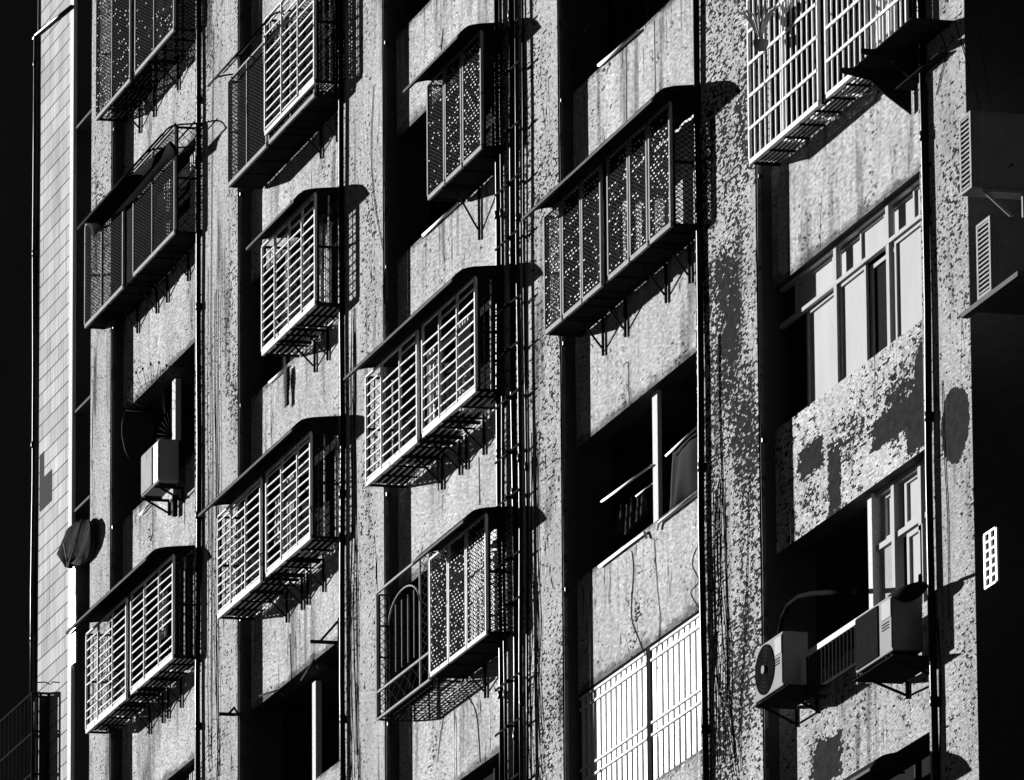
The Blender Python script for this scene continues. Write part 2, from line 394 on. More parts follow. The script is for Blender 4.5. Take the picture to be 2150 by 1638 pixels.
def zr(k): return Z0+PER*k-OPEN, Z0+PER*k     # sill, lintel of level k
def window(u0, u1, k, n=4, Y=D+.12, transom=.45, glass='glass_dark', sash='sash_dark', lab=None, curtain=None):
    z0, z1 = zr(k)
    f = MB(); t_ = .05
    f.box(u0, u1, Y, Y+.07, z0, z0+t_); f.box(u0, u1, Y, Y+.07, z1-t_, z1)
    f.box(u0, u0+t_, Y, Y+.07, z0+t_, z1-t_); f.box(u1-t_, u1, Y, Y+.07, z0+t_, z1-t_)
    zt = z1-transom; f.box(u0+t_, u1-t_, Y-.004, Y+.066, zt-.03, zt+.03)
    for i in range(1, n):
        u = u0+(u1-u0)*i/n; f.box(u-.03, u+.03, Y+.004, Y+.074, z0+t_, zt-.03); f.box(u-.025, u+.025, Y+.004, Y+.074, zt+.03, z1-t_)
    w_ = f.build('window', M[sash], bld)
    if lab: w_['label'] = lab
    MB().box(u0+.03, u1-.03, Y+.04, Y+.052, z0+.03, z1-.03).build('pane', M[glass], w_)
    if curtain:
        for (c0, c1) in curtain:
            c = MB(); m_ = 24
            for i in range(m_):
                x0 = c0+(c1-c0)*i/m_; x1 = c0+(c1-c0)*(i+1)/m_
                c.quad((x0, Y-.02+.014*math.sin(i*1.9), z0+.06), (x1, Y-.02+.014*math.sin((i+1)*1.9), z0+.06), (x1, Y-.02+.014*math.sin((i+1)*1.9), z1-.1), (x0, Y-.02+.014*math.sin(i*1.9), z1-.1), True)
            c.build('curtain', M['curtain'], w_, weld=True)
    return w_

special = {(5, 0), (5, -1), (4, 0), (4, -1), (1, 1), (1, 2), (2, 0)}
for bi, (a, b) in enumerate(BAYS):
    for k in KR:
        if (bi, k) in special or bi == 0: continue
        if bi == 4 and k == 2 or bi == 3 and k == 2: 
            window(a+.03, b-.03, k, 4, D+.5); continue
        cur = None
        if bi == 4 and k == 1: cur = [(-12.6, -11.9), (-11.3, -7.4)]
        if bi == 3 and k == 0: cur = [(-18.2, -15.2)]
        if bi == 3 and k == 2: cur = [(-18.5, -16)]
        if bi == 3 and k == 1: cur = [(-20.6, -19.8)]
        if bi == 5 and k == 1: cur = [(-1.8, -.9), (-3.6, -3.2)]
        if bi == 1 and k in (0, 3): cur = [(b-1.5, b-.9), (b-3.1, b-2.7)]
        if bi == 2 and k == 1: cur = [(b-1.2, b-.6), (b-3.9, b-3.5)]
        if bi == 2 and k == 2: cur = [(b-2.1, b-1.5)]
        if bi == 3 and k == 1: cur = [(-20.6, -19.8), (b-2.9, b-2.3), (b-.9, b-.4)]
        window(a+.03, b-.03, k, 2 if bi == 0 else 4, curtain=cur)

# ---- near right bay: aluminium window with pale frosted panes (level 0)
def pane_at(par, x0, x1, z0, z1, Y, fr=.05, fy=.03, glass='glass_pale', name='sash'):
    s = MB(); s.box(x0, x1, Y-fy, Y, z0, z0+fr); s.box(x0, x1, Y-fy, Y, z1-fr, z1)
    s.box(x0, x0+fr*1.6, Y-fy, Y, z0+fr, z1-fr); s.box(x1-fr*1.6, x1, Y-fy, Y, z0+fr, z1-fr)
    o = s.build(name, M['sash'], par)
    MB().box(x0+.02, x1-.02, Y-.008, Y-.002, z0+.02, z1-.02).build('pane', M[glass], o)
    return o
z0, z1 = zr(0)
YW = D+.10
f = MB()
a, b = BAYS[5][0]+.02, BAYS[5][1]-.01
f.box(a, b, YW-.03, YW+.03, z1-.03, z1); f.box(a, b, YW-.03, YW+.03, z0, z0+.04)
zt0 = P(1800, 550, YW-.07).z
zt = (P(1665, 665, YW-.07).z + P(1938, 437, YW-.07).z)/2
f.box(a, b, YW-.035, YW+.02, zt-.022, zt+.022)
for px in (1748, 1859):
    u = P(px, 600, YW-.06).x
    f.box(u-.05, u+.05, YW-.033, YW+.02, z0+.04, zt-.023); f.box(u-.05, u+.05, YW-.033, YW+.02, zt+.023, z1-.031)
w0 = f.build('window', M['sash'], bld); w0['label'] = 'aluminium window with pale frosted panes, one sash slid open'
ux = lambda px, Y, py=650: P(px, py, Y).x
for (x0, x1, dy) in ((1664, 1746, .03), (1750, 1802, .045), (1804, 1858, .02), (1862, 1916, .045), (1917, 1950, .02)):
    pane_at(w0, ux(x0, YW), ux(x1, YW), zt+.024, z1-.031, YW+dy+.03, fr=.03)
for (x0, x1, dy) in ((1690, 1756, .02), (1763, 1820, .0), (1881, 1948, .0)):
    pane_at(w0, ux(x0, YW), ux(x1, YW), z0+.041, zt-.032, YW+dy+.025, fr=.035)
pane_at(w0, ux(1820, YW), ux(1881, YW), z0+.041, zt-.052, YW+.07, glass='glass_dark')
MB().box(ux(1650, YW), ux(1698, YW), YW+.052, YW+.06, z0, zt).build('pane', M['glass_dark'], w0)

# ---- level -1: open balcony on the left, glazed door on the right
z0, z1 = zr(-1)
u = ux(1829, D+.10, 1150)
MB().box(u-.07, u+.07, D+.09, D+.22, z0, z1).build('balcony_post', M['mosaic_post'], bld)
f = MB(); Yd = D+.16
zt = P(1900, 1115, Yd).z
f.box(u+.08, b-.01, Yd-.03, Yd+.05, zt-.03, zt+.03); f.box(u+.08, b-.01, Yd-.03, Yd+.05, z1-.05, z1)
for px in (1838, 1885, 1942): 
    v = ux(px, Yd, 1150); f.box(v-.05, v+.05, Yd-.05, Yd+.05, z0, z1-.051)
w1 = f.build('window', M['sash'], bld); w1['label'] = 'glazed balcony door with a transom beside the open balcony'
pane_at(w1, ux(1846, Yd), ux(1882, Yd), zt+.03, z1-.05, Yd+.04); pane_at(w1, ux(1890, Yd), ux(1945, Yd), zt+.03, z1-.05, Yd+.04)
MB().box(ux(1842, Yd), ux(1868, Yd), Yd+.0, Yd+.03, z0, zt-.03).build('door_panel', M['frame_grey'], w1)
pane_at(w1, ux(1905, Yd), ux(1938, Yd), z0+.04, zt-.08, Yd-.02)
MB().box(ux(1868, Yd), ux(1905, Yd), Yd+.06, Yd+.07, z0, zt-.03).build('pane', M['glass_dark'], w1)
# balcony balustrade
r0, r1 = P(1706, 1366, -.03), P(1800, 1304, -.03)
bal = thing('balcony_railing', 'pale topped balustrade with thin dark balusters between the two air conditioners', 'railing', (r0.x, D, r0.z-.6))
zr0 = (r0.z+r1.z)/2
MB().box(r0.x-.25, r1.x+.6, -.04, -.015, zr0-.03, zr0+.03).build('handrail', M['white_bar'], bal)
f = MB(); x_ = r0.x-.2
while x_ < r1.x+.5: f.box(x_-.012, x_+.012, -.035, -.02, zr0-.42, zr0-.031); x_ += .13
f.box(r0.x-.25, r1.x+.6, -.04, -.015, zr0-.455, zr0-.421)
for x_ in (r0.x-.2, r1.x+.5): f.box(x_-.015, x_+.015, -.014, D-.002, zr0-.45, zr0-.425)
f.build('balusters', M['dark_steel'], bal)

# ---- far left thin bay sills
for (px, py, qx, qy) in ((158, 291, 191, 247), (176, 860, 192, 842), (152, 1094, 190, 1052)):
    zc = P(qx, qy, .1).z
    t = MB(); t.box(-39.41, -38.31, .0, .2, zc-.04, zc+.0); o = t.build('window_sill', M['lip'], bld)

# ------------------------------------------------------------------ security cages
YF = -.27
def strands(mb, u0, u1, z0, z1, Y, cw=.125, ch=.048, t=.0125, axis='x'):
    """expanded-metal diamonds on the rectangle (u along X, or along Y if axis='y')"""
    s = ch/cw
    for sg in (1, -1):
        c0 = -(u1-u0)*s if sg > 0 else 0
        c = c0 + ch/2
        end = (z1-z0) + (0 if sg > 0 else (u1-u0)*s)
        while c < end:
            # z = c + sg*s*(u-u0) relative to z0
            pts = []
            ua, ub = u0, u1
            za, zb_ = c, c+sg*s*(u1-u0)
            lo, hi = 0, z1-z0
            def uat(zv): return u0+(zv-c)/(sg*s)
            if za < lo: ua = uat(lo); za = lo
            if za > hi: ua = uat(hi); za = hi
            if zb_ < lo: ub = uat(lo); zb_ = lo
            if zb_ > hi: ub = uat(hi); zb_ = hi
            if ub-ua > .02:
                yy = Y+(.002 if sg > 0 else -.002)
                if axis == 'x': mb.bar((ua, yy, z0+za), (ub, yy, z0+zb_), t, .004)
                else: mb.bar((yy, ua, z0+za), (yy, ub, z0+zb_), t, .004, up=Vector((1, 0, 0)))
            c += ch
def glint_dots(mb, u0, u1, z0, z1, Y, dens, cw=.125, ch=.048):  # small pale boxes painted in as glints on the mesh
    mb.m2 = len(mb.f) if mb.m2 is None else mb.m2
    j = 0; z = z0+ch
    while z < z1-.02:
        rowp = dens*(1.35 if j % 4 < 2 else .25) if dens < .6 else dens*(.8+.3*rnd.random())
        i = 0; u = u0+.06+(cw/2 if j % 2 else 0)
        while u < u1-.05:
            if rnd.random() < rowp: k_ = .6+.5*rnd.random(); mb.box(u-.028*k_, u+.028*k_, Y-.009, Y-.003, z-.0075*k_, z+.0075*k_)
            u += cw; i += 1
        z += ch; j += 1
def bracket(par, u, zb, yf, drop=.42, yb=D-.03, mt='dark_steel'):
    f = MB()
    f.box(u-.016, u+.016, yb-.004, yb+.022, zb-drop, zb+.1)
    f.box(u-.02, u+.02, yf, yb-.031, zb-.045, zb-.01)
    f.bar((u, yb-.006, zb-drop*.80), (u, yf+(yb-yf)*.35, zb-.03), .020, .020)
    return f.build('bracket', M[mt], par)
def cage(label, segs, bot, top, style, bar='white_bar', yf=YF, brk=(), drop=.42, post=None, spacing=.125, group='window security cages', side='bars', floor='slats', yb=D-.005, clutter=0, frame='frame_grey', dots=None):
    """segs: list of lists of mullion x pixels (each list one leaf); bot/top: ((x,y),(x,y)) pixels of the front edges"""
    zb = (P(bot[0][0], bot[0][1], yf).z+P(bot[1][0], bot[1][1], yf).z)/2
    zt = top if isinstance(top, float) else (P(top[0][0], top[0][1], yf).z+P(top[1][0], top[1][1], yf).z)/2
    ym = (bot[0][1]+bot[1][1])/2-90
    U = [[P(px, ym, yf).x for px in s] for s in segs]
    u0, u1 = U[0][0], U[-1][-1]
    c = thing('window_cage', label, 'window cage', ((u0+u1)/2, D, zb), group)
    fm = MB(); gr = MB(); t = .022; dn = []
    for s in U:
        a, b = s[0], s[-1]
        fm.box(a, b, yf-.012, yf+.02, zb-.03, zb+.025)
        fm.box(a, b, yf-.012, yf+.02, zt-.025, zt)
        for i, u in enumerate(s):
            w_ = .045 if i in (0, len(s)-1) else .03
            fm.box(u-w_/2, u+w_/2, yf-.014-(.004 if i % 2 else 0), yf+.016, zb+.026, zt-.026)
        if style == 'h':
            z = zb+.04
            while z < zt-.04:
                
                for p0, p1 in zip(s[:-1], s[1:]):
                    if rnd.random() < .015: continue
                    k1, k2 = .006*(rnd.random()-.5)*2, .006*(rnd.random()-.5)*2
                    gr.bar((p0+.01, yf+k2, z+k1), (p1-.01, yf-k1, z+k2), .020, .015)
                z += spacing
            gr.box(a+.02, b-.02, yf-.009, yf+.009, zb+.055, zb+.075)
        elif style == 'v':
            n = int((b-a)/.19)
            for i in range(1, n):
                u = a+(b-a)*i/n
                gr.box(u-.015, u+.015, yf-.006, yf+.008, zb+.026, zt-.026)
            z = zb+.36
            while z < zt-.1:
                gr.box(a+.02, b-.02, yf-.02, yf-.007, z-.017, z+.017); z += .36
        else:
            strands(gr, a+.02, b-.02, zb+.02, zt-.02, yf)
    if dots:
        li = 0
        for s in U:
            for a, b in zip(s[:-1], s[1:]):
                glint_dots(gr, a+.01, b-.01, zb+.02, zt-.10, yf, dots[li]); li += 1
    fm.build('front_frame', M[bar if style in 'hv' else frame], c)
    gr.build('front_grille', M[bar] if style in 'hv' else ([M['mesh'], M['knuckle']] if dots else M['mesh']), c)
    # posts between the leaves
    for s, s2 in zip(U[:-1], U[1:]):
        a, b = s[-1]+.025, s2[0]-.025
        if b > a: MB().box(a, b, yf+.022, yf+.06, zb-.02, zt).build('post', M['dark_steel'], c)
    # sides: shade put into the dark frame colour, pale side_bar as lit edges
    for u in (u0, u1):
        sdm = MB(); sgn = 1 if u == u1 else -1
        for yy in (yf+.03, yb-.03): sdm.box(u-.018, u+.018, yy-.018, yy+.018, zb-.02, zt)
        for zz in (zb-.02, (zb+zt)/2, zt-.03): sdm.box(u-.014, u+.014, yf+.049, yb-.049, zz, zz+.03)
        if side == 'bars':
            for i in (1, 3, 5):
                yy = yf+.03+(yb-yf-.06)*i/6; sdm.box(u-.007, u+.007, yy-.007, yy+.007, zb+.011, zt-.031)
        o = sdm.build('side_frame', M['dark_steel'], c)
        if side == 'bars':
            for i in (2, 4):
                yy = yf+.03+(yb-yf-.06)*i/6; MB().box(u-.008, u+.008, yy-.008, yy+.008, zb+.011, zt-.031).build('side_bar', M[bar], c)
        if side == 'mesh':
            sm = MB(); strands(sm, yf+.05, yb-.05, zb+.01, zt-.03, u, cw=.09, ch=.06, t=.009, axis='y'); sm.build('side_mesh', M['mesh'], c)
        elif side == 'cross' or side == 'bars':
            sm = MB(); strands(sm, yf+.05, yb-.05, zb+.01, zt-.03, u+.012, cw=.16, ch=.15, t=.008, axis='y'); sm.build('side_mesh', M['dark_steel'], c)
    # floor
    fl = MB()
    if floor == 'slats':
        n = 6
        for i in range(n):
            yy = yf+.06+(yb-yf-.1)*i/(n-1)
            fl.box(u0+.02, u1-.02, yy-.007, yy+.007, zb-.004, zb+.012)
        for i in range(int((u1-u0)/.55)+1):
            uu = u0+.05+i*.55
            if uu < u1: MB().box(uu-.02, uu+.02, yf+.03, yb-.03, zb-.022, zb-.0045).build('floor_bearer', M['dark_steel'], c)
        fl.build('floor_slats', M[bar if style in 'hv' else 'dark_steel'], c)
    else:
        fl.box(u0+.02, u1-.02, yf+.02, yb-.02, zb-.015, zb+.006)
        fl.build('floor_tray', M['dark_steel'], c)
        for i in range(int((u1-u0)/.7)+1):
            uu = u0+.06+i*.7
            if uu < u1: MB().box(uu-.02, uu+.02, yf+.03, yb-.03, zb-.04, zb-.0155).build('floor_bearer', M['dark_steel'], c)
    if clutter:
        # dark boards and trays lying on the floor bars block part of the light
        for i in range(clutter):
            bd = MB()
            wd = (u1-u0)/clutter; a = u0+.03+wd*i; y_ = yf+.04+.07*rnd.random()
            bd.box(a, a+wd*(.78+.2*rnd.random()), y_, min(yb-.02, y_+.22+.2*rnd.random()), zb+.016+.004*i, zb+.0185+.004*i)
            bd.build('floor_board', M['dark_steel'], c)
    for px in brk:
        bracket(c, P(px, bot[1][1]+120, D-.03).x, zb, yf, drop)
    c['_zt'] = zt
    return c, u0, u1, zb, zt

c11 = cage('wire mesh window cage at the top left beside the pale tiled end pillar', [[203, 237, 274], [285, 325, 366]], ((200, 253), (366, 60)), P(203, -20, YF).z, 'mesh', brk=(292, 322, 372), drop=.42, side='mesh', floor='slats', dots=[.25,.2,.08,.2])
c12 = cage('dark mesh window cage under a torn open awning frame, left column', [[180, 215, 259], [281, 321, 367]], ((180, 682), (368, 488)), ((180, 470), (368, 267)), 'mesh', brk=(287, 327, 349, 393), side='cross', floor='tray')
c13 = cage('white barred window cage at the bottom left corner under a dark awning', [[182, 207, 237, 266], [276, 304, 334, 364]], ((181, 1537), (366, 1376)), ((182, 1300), (364, 1196)), 'h', brk=(312, 340, 351, 378), clutter=5)
c21 = cage('tall mesh window cage behind the white bars at the top of the second column', [[480, 520, 560], [566, 612, 661]], ((479, 389), (661, 200)), ((480, 166), (555, 90)), 'mesh', yf=-.31, brk=(672, 706), side='mesh', floor='tray')
c21b = cage('white barred box cage in front of the mesh cage, second column top', [[557, 592, 626, 661]], ((557, 282), (662, 168)), P(557, 40, -.36).z, 'h', yf=-.36, yb=-.04, spacing=.13, brk=())
c22 = cage('small white barred window cage standing alone under a narrow dark awning', [[551, 578, 607, 635, 662]], ((551, 742), (663, 636)), ((551, 500), (662, 420)), 'h', spacing=.125, brk=(659, 686), clutter=2, yf=-0.33)
c23 = cage('white barred window cage in the second column with a tall shaded end', [[458, 486, 516, 548], [560, 592, 625, 653]], ((459, 1295), (656, 1124)), ((458, 1065), (653, 925)), 'h', brk=(600, 632, 644, 677), clutter=5, yf=-0.33)
c31 = cage('narrow perforated mesh cage at the top of the third column on one long strut', [[899, 934], [937, 970], [974, 1012]], ((898, 418), (1014, 306)), ((899, 160), (1011, 80)), 'mesh', brk=(1004,), drop=.66, side='mesh', floor='tray', yf=-0.3, dots=[.3,.5,.7])
c32 = cage('largest white barred window cage in the middle of the third column', [[769, 802, 840, 877], [888, 924, 961, 1000]], ((769, 1019), (1002, 815)), ((769, 770), (999, 600)), 'h', brk=(926, 963, 977, 1014), clutter=5, spacing=.135, yf=-0.35)
c33 = cage('mesh window cage with bright upright posts at the bottom of the third column', [[904, 942], [944, 980], [982, 1022]], ((903, 1419), (1024, 1325)), ((904, 1150), (1021, 1100)), 'mesh', brk=(1017,), side='mesh', floor='tray', drop=.42, frame='white_bar', yf=-0.3, dots=[.65,.7,.75])
c41 = cage('wide perforated mesh cage with eight leaves in the fourth column', [[1144, 1179], [1183, 1221], [1224, 1263], [1278, 1321], [1325, 1361], [1366, 1410]], ((1141, 706), (1412, 465)), ((1144, 440), (1408, 225)), 'mesh', brk=(1263, 1310, 1396, 1446), side='mesh', floor='tray', drop=.46, yf=-0.27, dots=[.5,.42,.42,.38,.42,.6,.95])
c51 = cage('white cage of close upright bars at the top right of the facade', [[1572, 1645, 1718], [1735, 1820, 1905]], ((1572, 342), (1905, 58)), P(1572, -60, -.17).z, 'v', brk=(), clutter=6, yf=-0.17)

# arch topped dark section to the left of the bottom third-column cage
zb, zt = P(794, 1510, YF).z, P(790, 1250, YF).z
u0, u1 = P(792, 1400, YF).x, P(903, 1300, YF).x
c = thing('arched_window_cage', 'dark lattice cage with a round arch left of the bright posts, third column bottom', 'window cage', ((u0+u1)/2, D, zb), 'window security cages')
f = MB()
for z_ in (zb, P(797, 1451, YF).z, zt+.02): f.box(u0, u1, YF-.012, YF+.014, z_-.014, z_+.014)
f.box(u0-.02, u0+.02, YF-.015, YF+.02, zb, zt); f.box(u1-.03, u1-.0, YF-.016, YF+.02, zb, zt)
ua, ub = P(818, 1300, YF).x, P(882, 1300, YF).x
f.box(ub-.015, ub+.015, YF-.01, YF+.012, zb, zt)
mu = (ua+ub)/2; ra = (ub-ua)/2
za = P(882, 1262, YF).z
f.tube([(mu-ra*math.cos(t), YF-.01, za+ra*.42*math.sin(t)) for t in [math.pi*i/16 for i in range(17)]], .012, 6)
for i in range(1, 5): f.box(ua+(ub-ua)*i/5-.006, ua+(ub-ua)*i/5+.006, YF-.004, YF+.008, zb+.42, za+.2)
f.build('front_frame', M['frame_grey'], c)
f = MB(); strands(f, ub+.02, u1-.03, zb+.4, zt, YF+.01, cw=.3, ch=.12, t=.012); strands(f, u0+.02, u1-.03, zb+.02, zb+.38, YF+.01, cw=.4, ch=.22, t=.01)
f.build('front_grille', M['dark_steel'], c)
for u in (u0, u1-.05):
    f = MB()
    for yy in (YF+.03, -.1, D-.03): f.box(u-.012, u+.012, yy-.012, yy+.012, zb, zt)
    for i in range(5): f.box(u-.01, u+.01, YF+.03, D-.03, zb+(zt-zb)*i/4-.01, zb+(zt-zb)*i/4+.01)
    strands(f, YF+.03, D-.03, zb, zt, u, cw=.13, ch=.11, t=.009, axis='y')
    f.build('side_frame', M['dark_steel'], c)
f = MB()
for i in range(9): yy = YF+.03+i*.085; f.box(u0, u1-.03, yy-.005, yy+.005, zb-.008, zb+.008)
x_ = u0+.1
while x_ < u1: f.box(x_-.008, x_+.008, YF+.02, D-.02, zb-.018, zb-.009); x_ += .16
f.build('floor_grille', M['dark_steel'], c)

# cage end in front of the pale end pillar, bottom left
zt = P(68, 1455, YF).z; u1 = P(68, 1500, YF).x; u0 = u1-4
c = thing('balcony_cage', 'dark boarded balcony cage at the bottom left edge, beside the pale end pillar', 'window cage', (u1-1, 0, zt-1.4), 'window security cages')
f = MB()
for yy in (YF, -.20, -.15, -.03): f.box(u1-.02, u1+.02, yy-.018, yy+.018, zt-1.6, zt)
for z_ in (zt, zt-.05, zt-.57, zt-.64, zt-1.2): f.box(u1-.022, u1+.022, YF, -.022, z_-.014, z_+.014)
f.build('side_frame', M['dark_steel'], c)
f = MB()
for z_ in (zt, zt-.6, zt-1.2): f.box(u0, u1-.03, YF-.012, YF+.012, z_-.015, z_+.015)
for i in range(14): f.box(u1-.25-i*.28, u1-.235-i*.28, YF-.008, YF+.008, zt-1.2, zt-.016)
f.build('front_grille', M['dark_steel'], c)
MB().box(u1-.015, u1+.015, -.14, -.03, zt-1.6, zt-.07).build('side_board', M['mesh'], c)
f = MB(); zz = P(100, 1432, YF+.2).z; f.tube([(u1, YF, zz), (u1, -.08, zz+.02), (u1+.1, -.03, zz-.03)], .009, 6); f.build('stay_rod', M['dark_steel'], c)

# ------------------------------------------------------------------ awnings
YL = -.50
PROF = [(0, 0), (.028, .05), (.055, .085), (.12, .138), (.19, .160), (.27, .178), (.46, .200), (.80, .225)]
def awning(label, l, r, yl=YL, prof=PROF, deeper=.04, sheet=True, ribs=True, lipw=1, torn=None):
    yl -= deeper
    a, b = P(l[0], l[1], yl), P(r[0], r[1], yl)
    z = (a.z+b.z)/2
    aw = thing('awning', label, 'awning', ((a.x+b.x)/2, D, z+.2), 'awnings over the window cages')
    prof = [(min(yl+y, D-.004), z+zz) for (y, zz) in prof if yl+y < D+.2]
    m_ = MB()
    if sheet:
        n = max(2, int((b.x-a.x)/.9))
        for i in range(n):
            x0 = a.x+(b.x-a.x)*i/n; x1 = a.x+(b.x-a.x)*(i+1)/n+.03
            o_ = .0025*(i % 2)
            m_.extr([(y, zz+o_+.006*math.sin(i*2.3)*(j == 0)) for j, (y, zz) in enumerate(prof)], x0, min(x1, b.x), .005)
        m_.build('sheet', M['sheet'], aw)
        lp = MB(); lp.box(a.x, b.x-.004, yl-.012, yl-.001, z-.02, z+.012); lp.build('edge_trim', M['lip'], aw)
    rb = MB(); n = max(2, int((b.x-a.x)/1.1))
    for i in range(n+1):
        u = a.x+.04+(b.x-a.x-.08)*i/n
        rb.tube([(u, y+.006, zz-.022) for y, zz in prof], .013, 5)
    if not sheet: rb.tube([(a.x, yl, z-.01), (b.x, yl, z-.01)], .018, 6)
    if not sheet:
        for y, zz in (prof[4], prof[6]): rb.tube([(a.x+.1, y, zz), (b.x-.02, y, zz)], .013, 6)
    else: rb.tube([(a.x+.02, yl+.012, z-.018), (b.x-.02, yl+.012, z-.018)], .01, 5)
    rb.build('awning_ribs', M['dark_steel'], aw)
    return aw, a.x, b.x, z
awning('dark awning over the barred cage at the bottom left corner', (139, 1331), (308, 1170))
awning('narrow dark awning over the small white barred cage standing alone', (518, 521), (618, 423), yl=-0.53)
awning('dark awning over the white cage low in the second column', (418, 1087), (614, 897), yl=-0.55)
awning('dark awning at the top of the third column over the narrow mesh cage', (848, 195), (962, 74), yl=-0.53)
awning('longest dark awning in the third column over the largest white cage', (723, 799), (950, 584), yl=-0.58)
awning('dark awning at the bottom of the third column over the bright posts', (868, 1183), (974, 1092), yl=-0.52)
awning('widest dark awning over the eight leaved mesh cage', (1096, 460), (1370, 211))
awning('dark awning cut off by the bottom edge at the lower right', (1560, 1803), (1828, 1589))
awning('bare awning frame without sheet at the top of the second column', (437, 178), (560, 44), sheet=False)
aw, ax, bx, az = awning('bare bent awning frame with a strip of torn dark sheet, left column', (163, 476), (341, 283), sheet=False)
t = MB(); n = 30; Y_ = YL-.04
for i in range(n):      # torn tarpaulin sagging over the frame
    def row(k):
        s_ = k/n; x = ax+(bx-ax)*s_
        sag = .30*max(0, s_-.42)
        return [(x, Y_-.006, az-.03), (x, Y_+.05, az+.05), (x, Y_+.12, az+.08-sag), (x, Y_+.19, az+.02-sag*1.1), (x, Y_+.225, az-.13-.16*s_+.03*math.sin(s_*9))]
    A, B = row(i), row(i+1)
    for q in range(4):
        if q < 2 and i/n > .50: continue
        t.quad(A[q], B[q], B[q+1], A[q+1], True)
o = t.build('torn_sheet', M['sheet'], aw, weld=True, solid=.006)

# ------------------------------------------------------------------ pipes
def pipe(label, px, r, Y=-.042, mt='pipe', y0=-60, y1=1700, name='drain_pipe', clamps=(), joints=True, group='vertical pipes beside the pillars'):
    c = P(px, 800, Y); zt = P(px, y0, Y).z; zb = P(px, y1, Y).z
    p = thing(name, label, 'pipe', (c.x, Y, zb), group)
    m_ = MB(); n = max(2, int((zt-zb)/1.5)); jit = [(.022*math.sin(i*2.1+px), .006*math.cos(i*1.3+px)) for i in range(n+1)]
    m_.tube([(c.x+jit[i][0], Y+jit[i][1], zb+(zt-zb)*i/n) for i in range(n+1)], r, 12)
    m_.build('pipe_body', M[mt], p)
    if joints:
        z = zb+.7+(px % 7)*.1
        while z < zt:
            MB().tube([(c.x, Y, z), (c.x, Y, z+.10)], r*1.22, 12).build('joint', M[mt], p); z += 2.918
    for py in clamps:
        q = P(px, py, Y); MB().box(c.x-.25, c.x+.1, Y-.02-r, Y-r+.0, q.z-.012, q.z+.012).build('clamp', M[mt], p)
    return p
pipe('thin black pipe at the far left edge of the end pillar', 72, .036, Y=-.05, y0=80, y1=1470)
pipe('black pipe on the outer corner of the pale end pillar', 79, .03, Y=.0)
tag(MB().tube([P(72, 82, -.05), P(76, 74, -.05), P(112, 44, -.05), P(150, 14, -.05)], .03, 10).build('drain_pipe', M['pipe']), 'slanting top length of the thin pipe at the far left', 'pipe')
pipe('black drain pipe left of the second pillar, behind the left cages', 417, 0.034)
pipe('black drain pipe beside the small lone cage', 718, 0.034)
pipe('black drain pipe left of the heavily chipped pillar', 1471, 0.036)
pipe('black drain pipe left of the pillar with the oval bare patch', 1949, 0.036)
for px, r, Y, lb in ((1049, .040, -.06, 'leftmost black pipe of the bundle in the middle'), (1056, .020, -.11, 'slim pipe just in front of the leftmost pipe of the middle bundle'), (1079, .036, -.065, 'thick black pipe in the centre of the middle bundle'), (1090, .024, -.10, 'slim black pipe right of centre in the middle bundle'), (1103, .014, -.02, 'thin rightmost conduit of the middle bundle')):
    p = pipe(lb, px, r, Y=Y, group='bundle of pipes on the middle pillar')
    if px == 1079:
        for py in (-40, 60, 150, 275, 385, 500, 640, 735, 835, 950, 1045, 1175, 1270, 1430, 1525, 1640):
            q = P(1079, py, -.065)
            MB().box(q.x-.02, q.x+.02, -.17, -.002, q.z-.014, q.z+.014).build('clamp', M['dark_steel'], p)
            MB().box(q.x-.62, q.x+.45, -.135, -.12, q.z-.012, q.z+.012).build('clamp_bar', M['dark_steel'], p)
for i, (a, b) in enumerate(PIL[:5]):
    lb = ['first', 'second', 'third', 'fourth', 'heavily chipped']
    p = thing('conduit', 'thin weathered grey conduit on the right edge of the %s narrow pillar' % lb[i], 'pipe', (b+.1, .04, ZB), 'thin conduits on pillar corners')
    n = 26
    MB().tube([(b+.09+.012*math.sin(j*1.7+i), .012, ZB+(ZT-ZB)*j/n) for j in range(n+1)], .024, 8).build('pipe_body', M['pipe_grey'], p)
    for j in range(12):
        z = ZB+1.2+j*2.92; MB().box(b+.001, b+.13, -.005, .05, z-.02, z+.02).build('clip', M['pipe'], p)
    MB().tube([(b+.05, -.005, ZB+(ZT-ZB)*j/n) for j in range(n+1)], .016, 6).build('cable_run', M['cable'], p)
p = thing('pipe_gleam', 'short white strip painted as a pipe gleam on the right edge of the pale end pillar', 'board', tuple(P(151, 1400, -.05)))  # added flat white strip in place of a bright pipe highlight
for (ya_, yb_, xa_, xb_) in ((1195, 1262, 149, 157), (1264, 1330, 146, 158), (1338, 1400, 146, 158)):
    a_, b_ = P(xa_, yb_, -.05), P(xb_, ya_, -.05); MB().box(a_.x, b_.x, -.05, -.0255, a_.z, P(xa_, ya_, -.05).z).build('gleam_piece', M['gleam_white'], p)


